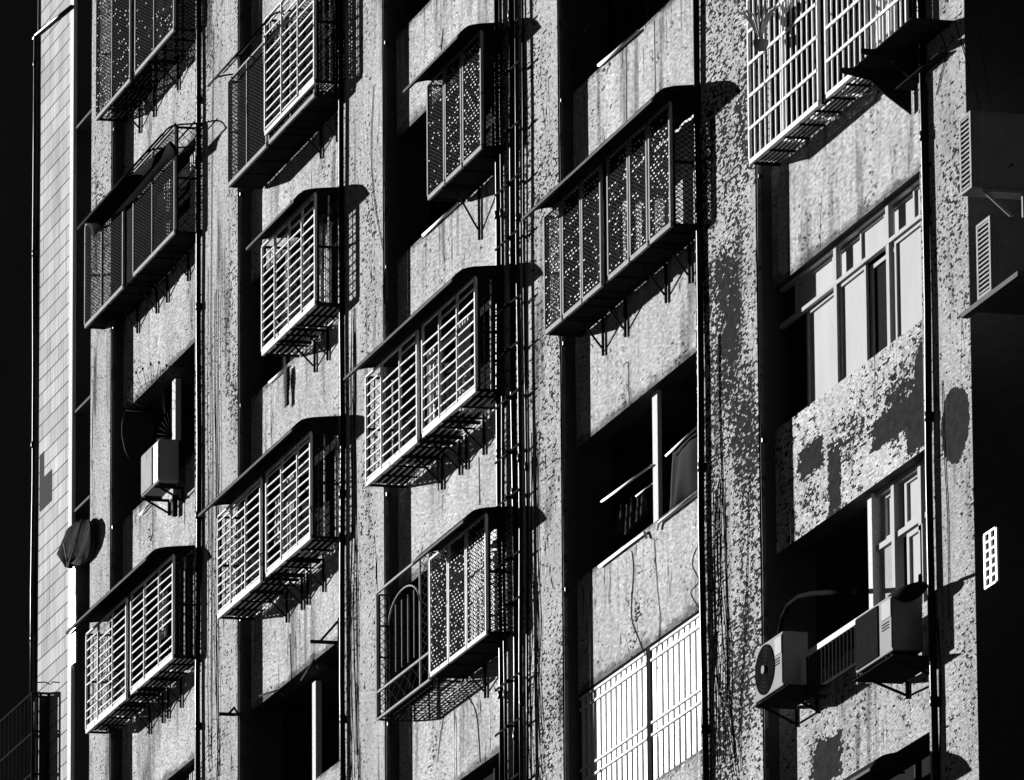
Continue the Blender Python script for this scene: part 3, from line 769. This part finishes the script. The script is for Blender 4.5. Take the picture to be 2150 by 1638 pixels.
# ------------------------------------------------------------------ cables hanging on the facade
def cable(pts, label, r=.008, Y=-.008):
    r *= .6; Y = Y if Y != D-.01 else D-.005
    q = [P(a, b, Y) for a, b in pts]
    # smooth the polyline
    out = []
    for i in range(len(q)-1):
        p0, p1, p2, p3 = q[max(i-1, 0)], q[i], q[i+1], q[min(i+2, len(q)-1)]
        for k in range(5):
            t = k/5
            out.append(.5*((2*p1)+(-p0+p2)*t+(2*p0-5*p1+4*p2-p3)*t*t+(-p0+3*p1-3*p2+p3)*t**3))
    out.append(q[-1])
    o = MB().tube(out, r, 6).build('cable', M['cable'])
    tag(o, label, 'cable', 'loose cables on the facade')
cable([(784, 180), (779, 330), (790, 450), (806, 540), (808, 640)], 'thin loop of cable down the third pillar beside the small awning')
cable([(448, 60), (443, 600), (446, 1000), (443, 1600)], 'faint vertical cable down the second pillar')
cable([(610, 420), (606, 640)], 'cable stub above the lone white cage', Y=D-.01)
cable([(1319, 760), (1320, 830), (1325, 865)], 'thin crack-like cable above the laundry balcony', Y=D-.01, r=.006)
cable([(1326, 1157), (1330, 1200), (1325, 1290), (1340, 1340), (1355, 1378)], 'curving cable below the laundry balcony above the white slats', Y=D-.01)
cable([(1373, 1130), (1380, 1230), (1386, 1300), (1382, 1365)], 'second fainter cable below the laundry balcony', Y=D-.01, r=.006)
cable([(1462, 1150), (1453, 1185), (1467, 1220), (1450, 1245), (1470, 1280)], 'kinked cable by the drain pipe above the white slats', Y=D-.01, r=.007)
cable([(1510, 700), (1512, 900), (1520, 1100), (1527, 1300), (1530, 1450), (1545, 1600)], 'long dark cable down the heavily chipped pillar', r=.012)
cable([(1495, 1150), (1505, 1400), (1518, 1500), (1520, 1600)], 'dark cable on the left side of the chipped pillar, lower part', r=.010)
cable([(1573, 1000), (1565, 1300), (1553, 1500), (1556, 1620)], 'thin cable on the right side of the chipped pillar')
cable([(1315, 40), (1315, 260)], 'straight cable above the widest awning', Y=D-.01, r=.006)
cable([(1373, 40), (1376, 200)], 'second straight cable above the widest awning', Y=D-.01, r=.006)
cable([(1960, 45), (1985, 100), (1978, 150), (1965, 200)], 'sagging cable at the top of the pillar with the oval patch')
cable([(2005, 45), (2024, 110), (2045, 180), (2060, 240)], 'cable slanting to the upper right air conditioner', r=.01)
cable([(2050, 45), (2062, 110), (2075, 200), (2085, 235)], 'pale cable in the dark recess at the upper right', Y=-.1)
cable([(1978, 800), (1983, 960), (1990, 1100), (1992, 1300)], 'cable below the oval bare patch')
cable([(1968, 1300), (1975, 1420), (1972, 1600)], 'cable beside the lower right pipe pair', r=.012)
cable([(915, 840), (920, 1030)], 'straight cable under the largest white cage', Y=D-.01)
cable([(1005, 960), (1007, 1060)], 'short cable under the end of the largest white cage', Y=D-.01, r=.007)
cable([(930, 60), (926, 105)], 'cable stub beside the top awning of the third column', Y=D-.01)
cable([(980, 1460), (1000, 1500), (1008, 1600)], 'cable hanging below the bright posts cage', Y=D-.01)
cable([(935, 1490), (925, 1540), (918, 1600)], 'pale cable under the arched lattice cage', Y=D-.01, r=.006)
cable([(608, 1330), (610, 1380), (612, 1440)], 'thin cable on the panel above the lowest opening, second column', Y=D-.01)
cable([(390, 870), (387, 1100)], 'cable under the small left air conditioner', Y=D-.01, r=.006)
cable([(1240, 40), (1200, 140), (1232, 165)], 'slack cable in the dark opening at the top of the fourth column', Y=D-.02)

def bundle(label, x0, x1, y0, y1, n, spread, seed):
    q_ = random.Random(seed); c = P((x0+x1)/2, (y0+y1)/2, -.01)
    t = thing('cable_bundle', label, 'cables', tuple(c), 'tangles of cable')
    for k in range(n):
        xs = x0+(x1-x0)*q_.random(); xe = xs+spread*(q_.random()-.4); ya = y0+60*q_.random(); yb_ = y1-120*q_.random()*(k % 2)
        m = 26; ph = q_.random()*6; am = 1.5+4*q_.random()
        MB().tube([P(xs+(xe-xs)*(i/m)**1.6+am*math.sin(ph+i*.45)*(.3+.7*i/m), ya+(yb_-ya)*i/m, -.012-.004*k) for i in range(m+1)], .0042+.003*q_.random(), 5).build('strand', M['cable'], t)
bundle('tangle of thin black cables fanning out down the heavily chipped pillar', 1488, 1512, 1000, 1640, 8, 60, 3)
bundle('loose strands hanging on the pillar right of the middle pipe bundle', 1112, 1135, 900, 1640, 5, 30, 5)
bundle('few thin strands down the third pillar below the small lone cage', 735, 770, 640, 1640, 4, 20, 8)
bundle('thin strands on the pillar between the two left columns', 436, 470, 560, 1640, 4, 16, 11)

# ------------------------------------------------------------------ air conditioners
def ac(label, l, r, bot, yf, depth, H, fan=.42, dark_front=False, grp='outdoor air conditioner units'):
    """l, r: px of the front face left and right edges; bot: (x,y) of front bottom right corner"""
    ub = P(bot[0], bot[1], yf); z0 = ub.z; u1 = ub.x; u0 = P(l, bot[1], yf).x
    a = thing('air_conditioner', label, 'air conditioner', ((u0+u1)/2, yf+depth, z0), grp)
    MB().box(u0, u1, yf, yf+depth, z0, z0+H).build('casing', M['ac'], a, bevel=.015)
    c = (u0+(u1-u0)*(.36 if not dark_front else .31), 0, z0+H*.5)
    ru, rz = (u1-u0)*.335, H*.46
    if dark_front:
        MB().box(u0+.03, u0+(u1-u0)*.62, yf-.012, yf-.003, z0+.03, z0+H-.03).build('grille_panel', M['ac_dark'] if dark_front is True else M['frame_grey'], a)
    else:
        MB().disc(c, ru, rz, yf-.008, .006, 36).build('fan_opening', M['ac_dark'], a)
    g_ = MB()
    for i in range(1, 7 if not dark_front else 1):
        q = i/6.5
        g_.tube([(c[0]+ru*q*math.cos(t), yf-.016, c[2]+rz*q*math.sin(t)) for t in [2*math.pi*j/30 for j in range(31)]], .0035, 4)
    if not dark_front:
      g_.build('fan_grille', M['ac_dark'], a)
      MB().disc(c, ru*.17, rz*.17, yf-.03, .012, 16).build('fan_hub', M['ac'] if not dark_front else M['ac_dark'], a)
    u2 = u0+(u1-u0)*.72
    MB().box(u2, u1-.05, yf-.006, yf-.0005, z0+H*.62, z0+H*.93).build('badge_panel', M['sash'], a)
    t = MB()
    for j in range(3): t.box(u2, u1-.12, yf-.005, yf-.0005, z0+H*(.44+.05*j), z0+H*(.455+.05*j))
    t.box(u1-.035, u1-.022, yf-.004, yf-.0004, z0+.03, z0+H-.03)
    t.build('vent_slots', M['ac_dark'], a)
    for u in (u0+.12, u1-.14): MB().box(u-.03, u+.03, yf+.02, yf+depth-.02, z0-.03, z0-.001).build('foot_rail', M['dark_steel'], a)
    # wall brackets
    for u in (u0+.12, u1-.14):
        b = MB(); b.box(u-.02, u+.02, yf-.03, D-.01, z0-.065, z0-.031); b.box(u-.015, u+.015, D-.03, D-.004, z0-.26, z0-.066)
        b.bar((u, D-.03, z0-.22), (u, yf+.05, z0-.06), .025, .025); b.build('wall_bracket', M['dark_steel'], a)
    return a, u0, u1, z0
a1 = ac('air conditioner with a big round fan facing out, left of the balcony balustrade', 1586, 1645, (1645, 1438), -.24, .28, .58)
a2 = ac('air conditioner with a dark grille panel, right of the balcony balustrade', 1797, 1875, (1875, 1365), -.335, .32, .58, dark_front=True)
a3 = ac('small sunlit air conditioner hung in the dark opening of the left column', 297, 334, (334, 1010), -.2, .28, .60, dark_front='pale')
# tray under the first air conditioner
p = P(1583, 1478, -.30)
tr = thing('steel_tray', 'dark steel plate on brackets under the round fan air conditioner', 'tray', (p.x+.5, D, p.z))
MB().box(p.x, p.x+1.25, -.30, D-.06, a1[3]-.075, a1[3]-.0665).build('plate', M['dark_steel'], tr)
p = P(1797, 1408, -.36)
t2 = thing('steel_tray', 'dark steel shelf under the dark grilled air conditioner', 'tray', (p.x+.5, D, a2[3]-.1))
MB().box(a2[1]-.03, a2[2]+.12, -.37, .16, a2[3]-.078, a2[3]-.0665).build('plate', M['dark_steel'], t2)
MB().box(a3[2]-.28, a3[2]-.08, -.2075, -.2005, a3[3]+.04, a3[3]+.56).build('painted_gleam', M['gleam_white'], a3[0])  # highlight on the casing painted as a white strip
# refrigerant hose arch and round lid with its own hose
h = [P(x, y, .05) for x, y in ((1637, 1330), (1642, 1300), (1655, 1272), (1676, 1254), (1705, 1246), (1740, 1244), (1795, 1241))]
tag(MB().tube(h, .028, 8).build('hose', M['ac_dark']), 'thick lagged hose arching from the round fan air conditioner into the balcony', 'hose')
c = P(1905, 1262, -.2)
lid = thing('satellite_dish', 'small dark round dish lying on the right air conditioner', 'dish', tuple(c))
m_ = MB(); k = 20
rings = [(.02, 0), (.08, .015), (.14, .045), (.17, .085)]
for i in range(3):
    for j in range(k):
        t0, t1 = 2*math.pi*j/k, 2*math.pi*(j+1)/k
        f_ = lambda rr, hh, t: (c.x+rr*3.0*math.cos(t), c.y+rr*.9*math.sin(t), c.z+hh)
        m_.quad(f_(*rings[i], t0), f_(*rings[i], t1), f_(*rings[i+1], t1), f_(*rings[i+1], t0), True)
o = m_.build('bowl', M['dark_steel'], lid, weld=True, solid=.012)
MB().tube([(c.x+.2, c.y, c.z+.03), (c.x+.5, c.y-.02, c.z+.1), (c.x+.75, c.y-.1, c.z+.10)], .022, 6).build('arm', M['dark_steel'], lid)

# side-mounted louvred units in the dark recess at the right
def louvre_ac(label, l, r, ytop, ybot, Y, depth):
    a, b = P(l, ytop+25, Y), P(r, ytop, Y); zb = P(r, ybot, Y).z
    u0, u1 = a.x, b.x; zt = b.z
    t = thing('louvred_air_conditioner', label, 'air conditioner', ((u0+u1)/2, Y+depth/2, zb), 'side mounted air conditioners')
    MB().box(u0, u1, Y, Y+depth, zb, zt).build('casing', M['ac'], t, bevel=.012)
    MB().box(u1+.001, u1+.004, Y+.06, Y+depth-.05, zb+.05, zt-.05).build('side_panel', M['frame_grey'], t)
    f = MB(); H = zt-zb
    f.box(u0, u0+.05, Y-.02, Y-.001, zb, zt); f.box(u1-.05, u1, Y-.02, Y-.001, zb, zt); f.box(u0+.05, u1-.05, Y-.02, Y-.001, zb, zb+.03); f.box(u0+.05, u1-.05, Y-.02, Y-.001, zt-.03, zt)
    n = 15
    for i in range(n):
        z = zb+.05+(H-.1)*i/(n-1)
        f.bar((u0+.05, Y-.012, z), (u1-.05, Y-.012, z), .003, .024, up=Vector((0, -.8, -.6)))
        f.box(u0+.05, u1-.05, Y-.018, Y-.012, z-.004, z+.012)
    f.build('louvres', M['frame_grey'], t)
    return t, u0, u1, zb, zt
l1 = louvre_ac('louvred air conditioner high on the side of the right pillar', 2017, 2041, 232, 396, -.30, .8)
l2 = louvre_ac('louvred air conditioner on a ledge, lower and further right than the other', 2053, 2082, 452, 612, -.18, .7)
f = MB(); z = l2[3]-.05; f.box(l2[1]-.35, l2[2]+1.0, -.26, -.18, z-.05, z-.0); f.box(l2[1]-.1, l2[2]+.8, -.179, .5, z-.045, z-.005)
tag(f.build('ledge', M['lip']), 'thin ledge carrying the lower louvred air conditioner', 'ledge')
f = MB(); zz = l1[3]-.02
f.bar((l1[2], -.2, zz), (l1[2], .5, zz-.0), .03, .03); f.bar((l1[2], -.18, zz-.02), (l1[2], .2, zz-.35), .03, .03); f.box(l1[2]-.02, l1[2]+.02, .2, .23, zz-.4, zz)
tag(f.build('wall_bracket', M['frame_grey']), 'triangular steel bracket under the upper louvred air conditioner', 'bracket')
# white lattice grille, lower right
a, b = P(2068, 1125, -.15), P(2092, 1108, -.15); zb = P(2092, 1222, -.15).z
t = thing('lattice_grille', 'small bright white lattice hanging in the dark recess at the right', 'grille', ((a.x+b.x)/2, -.15, zb))
f = MB()
for i in range(3): u = a.x+(b.x-a.x)*i/2; f.box(u-.03, u+.03, -.16, -.14, zb, b.z)
f.build('uprights', M['blind'], t); f = MB()
for i in range(7): z = zb+(b.z-zb)*i/6; f.box(a.x, b.x, -.165, -.161, z-.011, z+.011)
f.build('crossbars', M['blind'], t)
cable([(2078, 1238), (2072, 1300), (2062, 1400), (2056, 1500)], 'pale wire hanging from the small white lattice', Y=-.15, r=.006)

# ------------------------------------------------------------------ laundry balcony, fourth column level 0
z0, z1 = zr(0); Yp = D+.09
u = P(1376, 980, Yp).x
MB().box(u-.1, u+.1, Yp, Yp+.05, z0-.0, z1).build('balcony_post', M['mosaic_post'], bld)
def rail(pts, Y, r, label, mt='white_bar', group='rails of the laundry balcony'):
    o = MB().tube([P(a, b, Y) for a, b in pts], r, 8).build('rail', M[mt]); tag(o, label, 'rail', group); return o
rail([(1262, 1054), (1368, 977)], Yp-.02, .014, 'bright drying rail left of the white post')
rail([(1398, 957), (1467, 893)], Yp-.03, .012, 'bright drying rail right of the white post with the dark cloth')
rail([(1380, 1112), (1383, 1098), (1472, 1030)], D-.03, .017, 'bright low guard rail right of the white post')
rail([(1357, 1130), (1353, 1118), (1258, 1190)], D-.03, .017, 'bright low guard rail left of the white post bent down at its end')
rail([(1335, 1042), (1370, 1015)], Yp+.02, .008, 'short thin inner rail beside the white post')
m_ = MB(); n = 30
pa, pb = P(1408, 950, Yp), P(1466, 900, Yp); qa, qb = P(1394, 1080, Yp), P(1468, 1032, Yp)
for i in range(n):
    def pt(s_, tt):
        T = pa.lerp(pb, s_); B = qa.lerp(qb, s_)
        p_ = T.lerp(B, tt); p_.y = Yp+.03+(.03*math.sin(s_*8+1.5*tt)+.012*math.sin(s_*15))*(.3+tt); return p_
    for j in range(6): m_.quad(pt(i/n, j/6), pt((i+1)/n, j/6), pt((i+1)/n, (j+1)/6), pt(i/n, (j+1)/6), True)
o = m_.build('hanging_cloth', M['cloth'], weld=True, solid=.004); tag(o, 'dark cloth draped from the drying rail on the laundry balcony', 'cloth', None)
for (x, y, h_, lb) in ((1300, 1075, 55, 'leftmost dim garment'), (1322, 1060, 62, 'middle dim garment'), (1345, 1045, 50, 'rightmost dim garment')):
    m_ = MB(); n = 10
    for i in range(n):
        def pt(s_, tt):
            p_ = P(x-8+18*s_, y+h_*tt-12*s_+4*math.sin(s_*5), Yp+.12); p_.y += .03*math.sin(s_*12+tt*3); return p_
        for j in range(4): m_.quad(pt(i/n, j/4), pt((i+1)/n, j/4), pt((i+1)/n, (j+1)/4), pt(i/n, (j+1)/4), True)
    tag(m_.build('garment', M['cloth'], weld=True, solid=.004), lb + ' hanging in the shade under the left drying rail', 'garment', 'clothes on the laundry balcony')

# ---- white slatted screen, fourth column level -1
z0, z1 = zr(-1); Ys = D+.02
sc_ = thing('slatted_screen', 'gleaming white screen of upright slats filling the opening below the laundry balcony', 'screen', (-10, Ys, z0))
uA, uM, uM2, uB = -12.98, P(1360, 1450, Ys).x, P(1369, 1450, Ys).x, P(1474, 1400, Ys).x
for (a, b) in ((uA, uM), (uM2, uB)):
    f = MB(); n = int((b-a)/.21)
    for i in range(n):
        x0 = a+(b-a)*i/n; f.box(x0+.035, x0+(b-a)/n-.055, Ys, Ys+.016, z0, z1-.04)
    f.build('slats', M['blind'], sc_)
    f = MB()
    for dz in (.0, .13, .84, .98, ): f.box(a, b, Ys-.018, Ys-.001, z1-.05-dz-.014, z1-.05-dz+.014)
    f.build('cross_rails', M['white_bar'], sc_)
MB().box(uM+.005, uM2-.005, Ys-.012, Ys+.02, z0, z1).build('centre_post', M['dark_steel'], sc_)
m_ = MB(); m_.box(uA, uB, Ys+.10, Ys+.105, z0+.55, z1); m_.build('backing_sheet', M['blind'], sc_)

# ---- dark openings: sill rails and posts
rail([(1257, 137), (1287, 112), (1340, 65)], D-.03, .019, 'bright sill rail of the top opening in the fourth column', group='bright sill rails')
rail([(888, 494), (962, 427)], D-.03, .017, 'bright sill rail under the narrow mesh cage', group='bright sill rails')
rail([(565, 803), (603, 769)], D-.03, .013, 'bright sill rail under the lone white cage', group='bright sill rails')
rail([(380, 988), (412, 962)], D+.05, .012, 'short pale rail behind the small left air conditioner', group='bright sill rails')
rail([(293, 1081), (315, 1058)], D-.03, .012, 'pale sill rail under the small left air conditioner', group='bright sill rails')
for px, y0_, y1_, lb, wd in ((365, 798, 925, 'white', .10), (659, 1432, 1640, 'white', .09)):
    p = P(px, y0_, D+.10); q = P(px, y1_, D+.10)
    o = MB().box(p.x-wd, p.x+wd, D+.10, D+.18, q.z, p.z).build('balcony_post', M['mosaic_post'], bld)
# cloth strip on the rail under the lone cage
m_ = MB()
for j in range(8):
    y_ = 772+j*10; w_ = 5+1.2*math.sin(j*.8)
    m_.quad(P(603-w_, y_+5, D-.05), P(603+w_, y_-3, D-.05+.01), P(603+w_+.4, y_+7, D-.05+.01), P(603-w_-.2, y_+15, D-.05), True)
o = m_.build('rag', M['cloth'], weld=True, solid=.01)
tag(o, 'narrow dark rag hanging below the lone white cage', 'cloth')
# radiating ribs of a broken umbrella, left column
hub = P(346, 868, .1)
um = thing('broken_umbrella', 'skeleton of a broken umbrella with radiating ribs above the small left air conditioner', 'umbrella', tuple(hub))
f = MB()
tips = [(262, 862), (266, 838), (272, 815), (278, 798), (286, 783), (300, 775), (317, 766), (334, 762), (350, 768), (364, 785)]
tp = [P(x, y, -.05) for x, y in tips]
for p in tp:
    mid = hub.lerp(p, .55); mid.y -= .08
    f.tube([hub, mid, p], [.005, .004, .004], 5); f.tube([p+Vector((0, 0, -.012)), p+Vector((0, -.005, .022))], .016, 6)
for q in (.66,):
    f.tube([hub.lerp(p, q)+Vector((0, -.07, 0)) for p in tp], .004, 4)
f.build('ribs', M['dark_steel'], um)
f = MB(); f.tube([P(262, 862, 0), P(256, 890, 0), P(256, 915, 0), P(262, 945, 0), P(270, 962, 0)], .005, 5); f.build('bent_rod', M['frame_grey'], um)
f = MB()
for i in range(15):
    t = 1.7+i*.17; c = P(362, 915, .0)
    f.tube([c, (c.x+1.1*math.cos(t), c.y, c.z+.42*math.sin(t)+.0)], .003, 4)
f.build('inner_ribs', M['mesh'], um)
# small AC drain post
f = MB(); p = P(367, 1040, D-.05); q = P(367, 1084, D-.05); f.box(p.x-.04, p.x+.04, D-.08, D-.02, q.z, p.z)
tag(f.build('bracket_post', M['dark_steel']), 'short rusty post under the small left air conditioner', 'post')

# dark bundle of cloth over the rail, far left
bd = thing('cloth_bundle', 'dark cloth slung over a rail at the edge of the pale end pillar', 'cloth', tuple(P(160, 1100, -.09)))
lf = [(156, 1098), (137, 1112), (126, 1142), (120, 1166), (134, 1180), (146, 1194)]
rt = [(190, 1088), (197, 1104), (199, 1124), (195, 1150), (184, 1170), (166, 1184)]
m_ = MB(); n = 18
def fold(i, j):
    a, b = lf[j], rt[j]; q = i/n
    p_ = P(a[0]+(b[0]-a[0])*q, a[1]+(b[1]-a[1])*q+2.5*math.sin(q*9+j), -.09)
    p_.y += -.03*math.sin(q*math.pi)+.022*math.sin(q*17+j*.9)*(1+j*.3); return p_
for i in range(n):
    for j in range(5): m_.quad(fold(i, j), fold(i+1, j), fold(i+1, j+1), fold(i, j+1), True)
o = m_.build('folds', M['cloth'], bd, weld=True, solid=.012)
f = MB(); f.tube([P(172, 1092, -.17), P(160, 1140, -.18), P(142, 1190, -.17), P(134, 1140, -.17)], .012, 5); f.build('cord', M['pipe_grey'], bd)

# ------------------------------------------------------------------ empty wall brackets
def wbr(label, tip, root, Y0, rise=.28):
    q = P(tip[0], tip[1], Y0)
    f = MB(); y1 = D
    f.box(q.x-.02, q.x+.02, Y0, y1-.02, q.z-.02, q.z+.02)
    f.bar((q.x, Y0+.12, q.z), (q.x, y1-.02, q.z+rise), .02, .03); f.box(q.x-.02, q.x+.02, y1-.02, y1-.003, q.z-.05, q.z+rise+.05)
    tag(f.build('shelf_bracket', M['dark_steel']), label, 'bracket', 'empty wall brackets')
wbr('empty dark bracket crossing the second pillar near the bottom', (461, 1499), (505, 1503), -.20)
wbr('empty dark bracket left of the pipe under the second column cage', (652, 1347), (711, 1351), -.20)
f = MB(); f.tube([P(632, 1428, D-.02), P(658, 1386, D-.25), P(668, 1402, D-.02)], .014, 5)
tag(f.build('bent_rod', M['dark_steel']), 'bent triangular rod above the lowest opening of the second column', 'rod')
f = MB(); f.tube([P(545, 1461, D-.1), P(584, 1450, D-.12), P(596, 1459, D-.02)], .015, 5)
tag(f.build('bent_rod', M['dark_steel']), 'dark bent rod left of the triangular rod, second column bottom', 'rod')

# folded dark plates on the top right cage
def plate(label, a, b, c_, d_, zt):
    pass
pl = thing('folded_plate_rack', 'dark folded sheet metal rack hanging in front of the top right cage', 'rack', tuple(P(1880, 180, -.2)))
ya, yb2 = -.60, D-.02
for (tip, zlow) in (((1763, 148), .42), ((1808, 108), .36)):
    p = P(tip[0], tip[1], ya); u = p.x
    m_ = MB(); prof = [(ya, p.z+.03), (ya, p.z-.02), (-.28, p.z-.08), (-.10, p.z-.24), (yb2, p.z-zlow), (yb2, p.z+.03)]
    n = len(m_.v)
    for x in (u-.015, u+.015):
        for (y_, z_) in prof: m_.v.append((x, y_, z_))
    k = len(prof); m_.f.append(tuple(n+i for i in range(k))); m_.f.append(tuple(n+k+i for i in range(k))[::-1]); m_.sm += [False, False]
    for i in range(k): m_.f.append((n+(i+1) % k, n+i, n+k+i, n+k+(i+1) % k)); m_.sm.append(False)
    m_.build('side_plate', M['dark_steel'], pl)
p = P(1763, 148, ya); q = P(1808, 108, ya)
MB().box(p.x, q.x+1.2, -.45, yb2, p.z+.032, p.z+.045).build('top_plate', M['dark_steel'], pl)
MB().box(p.x+.3, q.x+1.0, -.10, yb2-.05, p.z-.25, p.z-.235).build('lower_plate', M['dark_steel'], pl)

# potted plant in the top right cage
p = P(1597, 105, -.36)
pp = thing('potted_plant', 'spiky pale potted plant behind the upright bars at the top right', 'plant', tuple(p))
f = MB(); f.tube([p, p+Vector((0, 0, .05)), p+Vector((0, 0, .10))], [.06, .08, .09], 14); f.build('pot', M['clay'], pp)
f = MB()
for i in range(14):
    t = 2*math.pi*i/14; L = .28+.14*rnd.random()
    a = p+Vector((0, 0, .14)); b = a+Vector((.5*L*math.cos(t)*1.8, .3*L*math.sin(t), L*.75)); c = a+Vector((.9*L*math.cos(t)*1.8, .5*L*math.sin(t), L*(.6+.5*rnd.random())))
    f.tube([a, b, c], [.018, .014, .003], 5)
f.build('leaves', M['cloth_pale'], pp)

# clutter on cage floors: things seen through the bars
for (cg, lbl, items) in ((c13, 'bottom left cage', 2), (c23, 'second column cage', 3), (c32, 'largest white cage', 3), (c22, 'lone white cage', 2)):
    c_, u0, u1, zb, zt = cg
    for i in range(items):
        uu = u0+(u1-u0)*(.22+.6*i/max(1, items-1)*.9)
        if i % 2 == 0:
            t = thing('flower_pot', '%s leafy pot plant inside the %s' % (('left hand', '', 'right hand')[i], lbl), 'plant', (uu, -.08, zb+.02), 'things kept inside the cages')
            f = MB(); f.tube([(uu, -.08, zb+.02), (uu, -.08, zb+.17), (uu, -.08, zb+.2)], [.08, .12, .13], 12); f.build('pot', M['frame_grey'], t)
            f = MB()
            for j in range(60):
                a = Vector((uu+.5*(rnd.random()-.5), -.08+.3*(rnd.random()-.5), zb+.22+.38*rnd.random())); d1 = Vector((rnd.random()-.5, rnd.random()-.5, rnd.random()-.5))*.11; d2 = Vector((rnd.random()-.5, rnd.random()-.5, rnd.random()-.5))*.11
                f.quad(a-d1, a-d2, a+d1, a+d2)
            f.build('leaves', M['leaf'], t)
        else:
            m_ = MB(); n = 14
            for k in range(n):
                def pt(s_, tt): return (uu-.22+.44*s_, -.1+.035*math.sin(s_*16+tt*2), zt-.25-.62*tt-.04*math.sin(s_*9))
                for j in range(3): m_.quad(pt(k/n, j/3), pt((k+1)/n, j/3), pt((k+1)/n, (j+1)/3), pt(k/n, (j+1)/3), True)
            tag(m_.build('garment', M['cloth_pale'], weld=True, solid=.004), 'pale garment hung inside the %s' % lbl, 'garment', 'things kept inside the cages')
